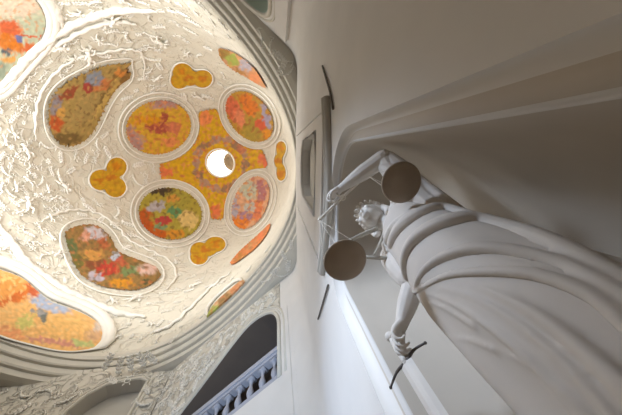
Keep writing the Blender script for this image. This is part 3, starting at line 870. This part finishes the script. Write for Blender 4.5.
# skirt folds running down from the waist
for f_, w_ in (([(424,292),(458,306),(502,336),(540,369),(590,425)],.022), ([(470,284),(510,300),(560,330),(640,400)],.034), ([(422,300),(446,308),(474,326)],.013),
           ([(500,286),(530,306),(575,340),(640,395)],.02), ([(440,288),(480,300),(530,332),(580,378),(620,425)],.018), ([(450,338),(472,340),(496,350)],.012), ([(500,350),(535,368),(575,400),(600,430)],.022)):
    fold(bm, f_, .004, w_, w_*1.2, .006-.12*w_)
robe = obj('robe', bm, 'robe', st); fuse(robe, .014, 2)
# mantle: heavy cloth rolled across the torso from the waist knot to the far hip
bm = bmesh.new()
def sheet(bm, A, Bp, off0, off1, th=.035, nu=26, nv=12):
    """closed cloth slab between two pixel curves laid over the robe"""
    a = catmull([(x,y,0) for x,y in A], nu//(len(A)-1)); b = catmull([(x,y,0) for x,y in Bp], nu//(len(Bp)-1))
    m_ = min(len(a), len(b)); top = []; bot = []
    for i in range(m_):
        pa, pb = a[int(i*(len(a)-1)/(m_-1))], b[int(i*(len(b)-1)/(m_-1))]; r1_ = []; r2_ = []
        for j in range(nv+1):
            t = j/nv; p = pa.lerp(pb, t); off = off0*(1-t)+off1*t+.018*math.sin(t*9+i*.15)
            r1_.append(bm.verts.new(on_robe(p.x,p.y,off+th))); r2_.append(bm.verts.new(on_robe(p.x,p.y,off-.03)))
        top.append(r1_); bot.append(r2_)
    for i in range(m_-1):
        for j in range(nv):
            bm.faces.new((top[i][j],top[i+1][j],top[i+1][j+1],top[i][j+1])); bm.faces.new((bot[i][j],bot[i][j+1],bot[i+1][j+1],bot[i+1][j]))
        bm.faces.new((top[i][0],bot[i][0],bot[i+1][0],top[i+1][0])); bm.faces.new((top[i][nv],top[i+1][nv],bot[i+1][nv],bot[i][nv]))
    bm.faces.new([top[0][j] for j in range(nv+1)]+[bot[0][j] for j in range(nv,-1,-1)])
    bm.faces.new([top[-1][j] for j in range(nv,-1,-1)]+[bot[-1][j] for j in range(nv+1)])
sheet(bm, [(412,288),(405,262),(425,232),(470,218),(530,232),(640,290)], [(414,291),(440,278),(480,274),(540,280),(590,300),(650,348)], .005, .02, .03)
fold(bm, [(412,290),(404,268),(409,246),(430,228),(470,218),(520,230),(570,250),(640,288)], .03, .088, .055, .03, .75)
fold(bm, [(414,292),(421,274),(440,258),(474,248),(520,252),(576,268),(640,304)], .018, .055, .04, .045, .8)
fold(bm, [(415,293),(440,278),(470,272),(520,272),(562,282),(604,302),(650,345)], .018, .04, .045, .06, .8)
mantle = obj('mantle', bm, 'robe', st); fuse(mantle, .012, 2)
# cloak rolled over the shoulders and hanging from the raised arm
bm = bmesh.new()
fold(bm, [(390,262),(391,244),(400,228),(420,214),(448,206),(476,208)], .03, .07, .05, .05)
fold(bm, [(386,250),(388,236),(398,222),(416,212)], .03, .05, .045, .05)
D1 = EL_R+Vector((.06,-.0,-.04))
limb(bm, [D1, D1.lerp(SH_R,.5)+Vector((.06,-.04,-.1)), SH_R+Vector((.12,-.02,-.22)), Vector((1.6,.60,1.8)), Vector((1.6,.66,1.2))], [.09,.13,.16,.16,.12], 6)
limb(bm, [EL_R.lerp(SH_R,.2)+Vector((-.03,.02,0)), EL_R.lerp(SH_R,.6)+Vector((-.02,-.06,-.06)), SH_R+Vector((0,-.06,-.08))], [.09,.13,.16], 6)
limb(bm, [EL_R+Vector((.06,-.03,.0)), Vector((1.56,.2,2.62)), Vector((1.62,.42,2.1)), Vector((1.6,.55,1.6))], [.04,.05,.06,.04], 6)
limb(bm, [SH_L+Vector((0,.02,.02)), SH_L.lerp(EL_L,.5), EL_L+Vector((.0,-.03,.06)), EL_L+Vector((.06,-.04,-.03))], [.17,.165,.13,.08], 6)
ck = obj('cloak', bm, 'robe', st); fuse(ck, .012, 2)
# two slender ribbon ends between the neck and the lower pan
bm = bmesh.new()
limb(bm, [at_z(393,257,2.35), at_z(380,258,2.42), at_z(366,257,2.5)], [.02,.022,.018], 4)
limb(bm, [at_z(376,229,2.75), at_z(364,234,2.7), at_z(350,240,2.62)], [.03,.026,.016], 4)
limb(bm, [at_z(384,232,2.62), at_z(379,246,2.5), at_z(374,255,2.44)], [.016,.016,.012], 4)
obj('ribbon', bm, 'panel', st)

# ------------------------------------------------------------ scales
ZB = 3.2
E1 = at_z(367,175,ZB); E2 = at_z(319,220,ZB); MID = (E1+E2)/2
sc = empty('balance_scales', MID, 'thin pale balance scales with two round pans hanging from the raised hand of the statue', 'scales')
bm = bmesh.new(); tube(bm, [E1, MID+Vector((0,0,.02)), E2], [.019,.022,.019], 8)
for e in (E1, E2): ball(bm, e, .017)
obj('beam', bm, 'rod', sc)
bm = bmesh.new()
rdir = (E2-E1).normalized(); rp = rdir.cross(Vector((0,0,1)))
tube(bm, [MID+(rdir*math.cos(a)+rp*math.sin(a))*.035 for a in [2*PI*k/16 for k in range(16)]], .010, 6, closed=True)
tube(bm, [MID, MID.lerp(HA_R,.6), HA_R+Vector((.03,.0,-.02))], .012, 8)
obj('hanger', bm, 'rod', sc)
def pan(cpx, r_px, E):
    # the pan hangs straight below the beam end
    d = ray(*cpx); z = (E.x/d.x*d.z+E.y/d.y*d.z)/2
    c = Vector((E.x, E.y, z)); rad = ((at_z(cpx[0]+r_px,cpx[1],z)-c).length+(at_z(cpx[0],cpx[1]+r_px,z)-at_z(cpx[0],cpx[1],z)).length)/2*1.0
    bm = bmesh.new()
    prof_ = [(.02,-.030),(rad*.5,-.026),(rad*.85,-.012),(rad*.97,0),(rad,.008),(rad,.016),(rad*.95,.014),(rad*.8,.0),(rad*.4,-.012),(.02,-.016)]
    lathe(bm, prof_, 40, Matrix.Translation(c))
    p = obj('pan', bm, 'pan', sc)
    bm = bmesh.new()
    for k in range(3):
        a = 2*PI*k/3+.9; q = c+Vector((rad*.97*math.cos(a), rad*.97*math.sin(a), .012))
        n_ = 30
        for i in range(n_): ball(bm, q.lerp(E, (i+.5)/n_), (.0035,.0035,.012), 1)
        tube(bm, [q, E], .0022, 5)
    obj('chains', bm, 'rod', sc)
pan((401,183), 20.5, E1); pan((347,259), 20, E2)

# ------------------------------------------------------------ sword
sw = empty('sword', GU, 'long sword with a curved dark guard held point down by the statue', 'sword')
gA = at_z(423,340,1.5); gB = at_z(389,384,1.5); gd = (gB-gA).normalized()
bm = bmesh.new()
mid = (gA+gB)/2
tube(bm, catmull([gA+Vector((0,0,-.03)), gA.lerp(mid,.5)+Vector((.0,.0,.01)), mid, gB.lerp(mid,.5)+Vector((0,0,.01)), gB+Vector((0,0,-.03))], 5), [.008,.009,.009,.010,.010,.011,.012,.013,.014,.015,.016,.015,.014,.013,.012,.011,.010,.010,.009,.009,.008], 10)
ball(bm, gA+Vector((0,0,-.03)), .013); ball(bm, gB+Vector((0,0,-.03)), .013)
obj('crossguard', bm, 'steel', sw)
bm = bmesh.new(); GP = Vector((mid.x, mid.y, 1.5))
th_ = gd.cross(Vector((0,0,1))).normalized(); rows = []
for z, w in ((1.49,.062),(1.0,.060),(.2,.052),(-.12,.035),(FLZ+.25,.004)):
    c = Vector((GP.x, GP.y, z))
    rows.append([bm.verts.new(c+gd*w), bm.verts.new(c+gd*w*.35+th_*.017), bm.verts.new(c-gd*w*.35+th_*.017), bm.verts.new(c-gd*w), bm.verts.new(c-gd*w*.35-th_*.017), bm.verts.new(c+gd*w*.35-th_*.017)])
for A, D in zip(rows, rows[1:]):
    for i in range(6): bm.faces.new((A[i],A[(i+1)%6],D[(i+1)%6],D[i]))
bm.faces.new(rows[0][::-1]); bm.faces.new(rows[-1]); bmesh.ops.recalc_face_normals(bm, faces=bm.faces)
obj('blade', bm, 'marble', sw, smooth=False)
bm = bmesh.new(); limb(bm, [GP, GP+Vector((0,0,.1)), GP+Vector((0,0,.24))], [.026,.03,.024], 4)
obj('grip', bm, 'marble', sw)
bm = bmesh.new(); ball(bm, GP+Vector((0,0,.28)), (.042,.042,.045), 3); obj('pommel', bm, 'marble', sw)

# ------------------------------------------------------------ camera and light
cam = bpy.data.cameras.new('camera'); co = bpy.data.objects.new('camera', cam); C.objects.link(co)
cam.sensor_width = 36; cam.lens = 36*F/W; cam.clip_end = 300; cam.clip_start = .02
co.matrix_world = ROT.to_4x4()
bpy.context.scene.camera = co
def area(loc, tgt, size, power, col, sy=None):
    l = bpy.data.lights.new('daylight_or_fill', 'AREA'); l.shape = 'RECTANGLE'; l.size = size; l.size_y = sy or size; l.energy = power; l.color = col
    o = bpy.data.objects.new('daylight_or_fill', l); C.objects.link(o); o.location = loc
    o.rotation_euler = (Vector(tgt)-Vector(loc)).to_track_quat('-Z','Y').to_euler(); return o
LI = dict(
 d1=area((-19.0,1,15.0), (-3,1,36), 5, 1850, (.98,.99,1)),
 d2=area((-10,-9.0,14.5), (-10,8,36), 6, 1680, (.98,.99,1)),
 d3=area((-9,4.2,14.4), (-8.5,3,38), 6, 680, (.98,.99,1)),  # unseen upward fill lamp added mid-dome, away from any window
 side=area((-4.6,-2.2,6.2), (1.2,3.1,2.3), 1.2, 66, (.66,.79,1)),
 cross=area((-4.0,6.5,6.5), (.9,4.5,3.2), 1.2, 4.5, (.42,.62,1)),
 gallery=area((-5,0,-.5), (-1,8.5,9), 3, 170, (.6,.76,1)),  # unseen lamp added low down to brighten the gallery wall
)
LI['side'].data.spread = math.radians(46); LI['cross'].data.spread = math.radians(40); LI['gallery'].data.spread = math.radians(70)
w = bpy.data.worlds.new('world'); bpy.context.scene.world = w; w.use_nodes = True
bg = w.node_tree.nodes['Background']; bg.inputs[0].default_value = (1,.93,.86,1); bg.inputs[1].default_value = .05
vs = bpy.context.scene.view_settings
vs.view_transform = 'Standard'; vs.look = 'None'; vs.gamma = 1; vs.exposure = 0; vs.use_curve_mapping = False
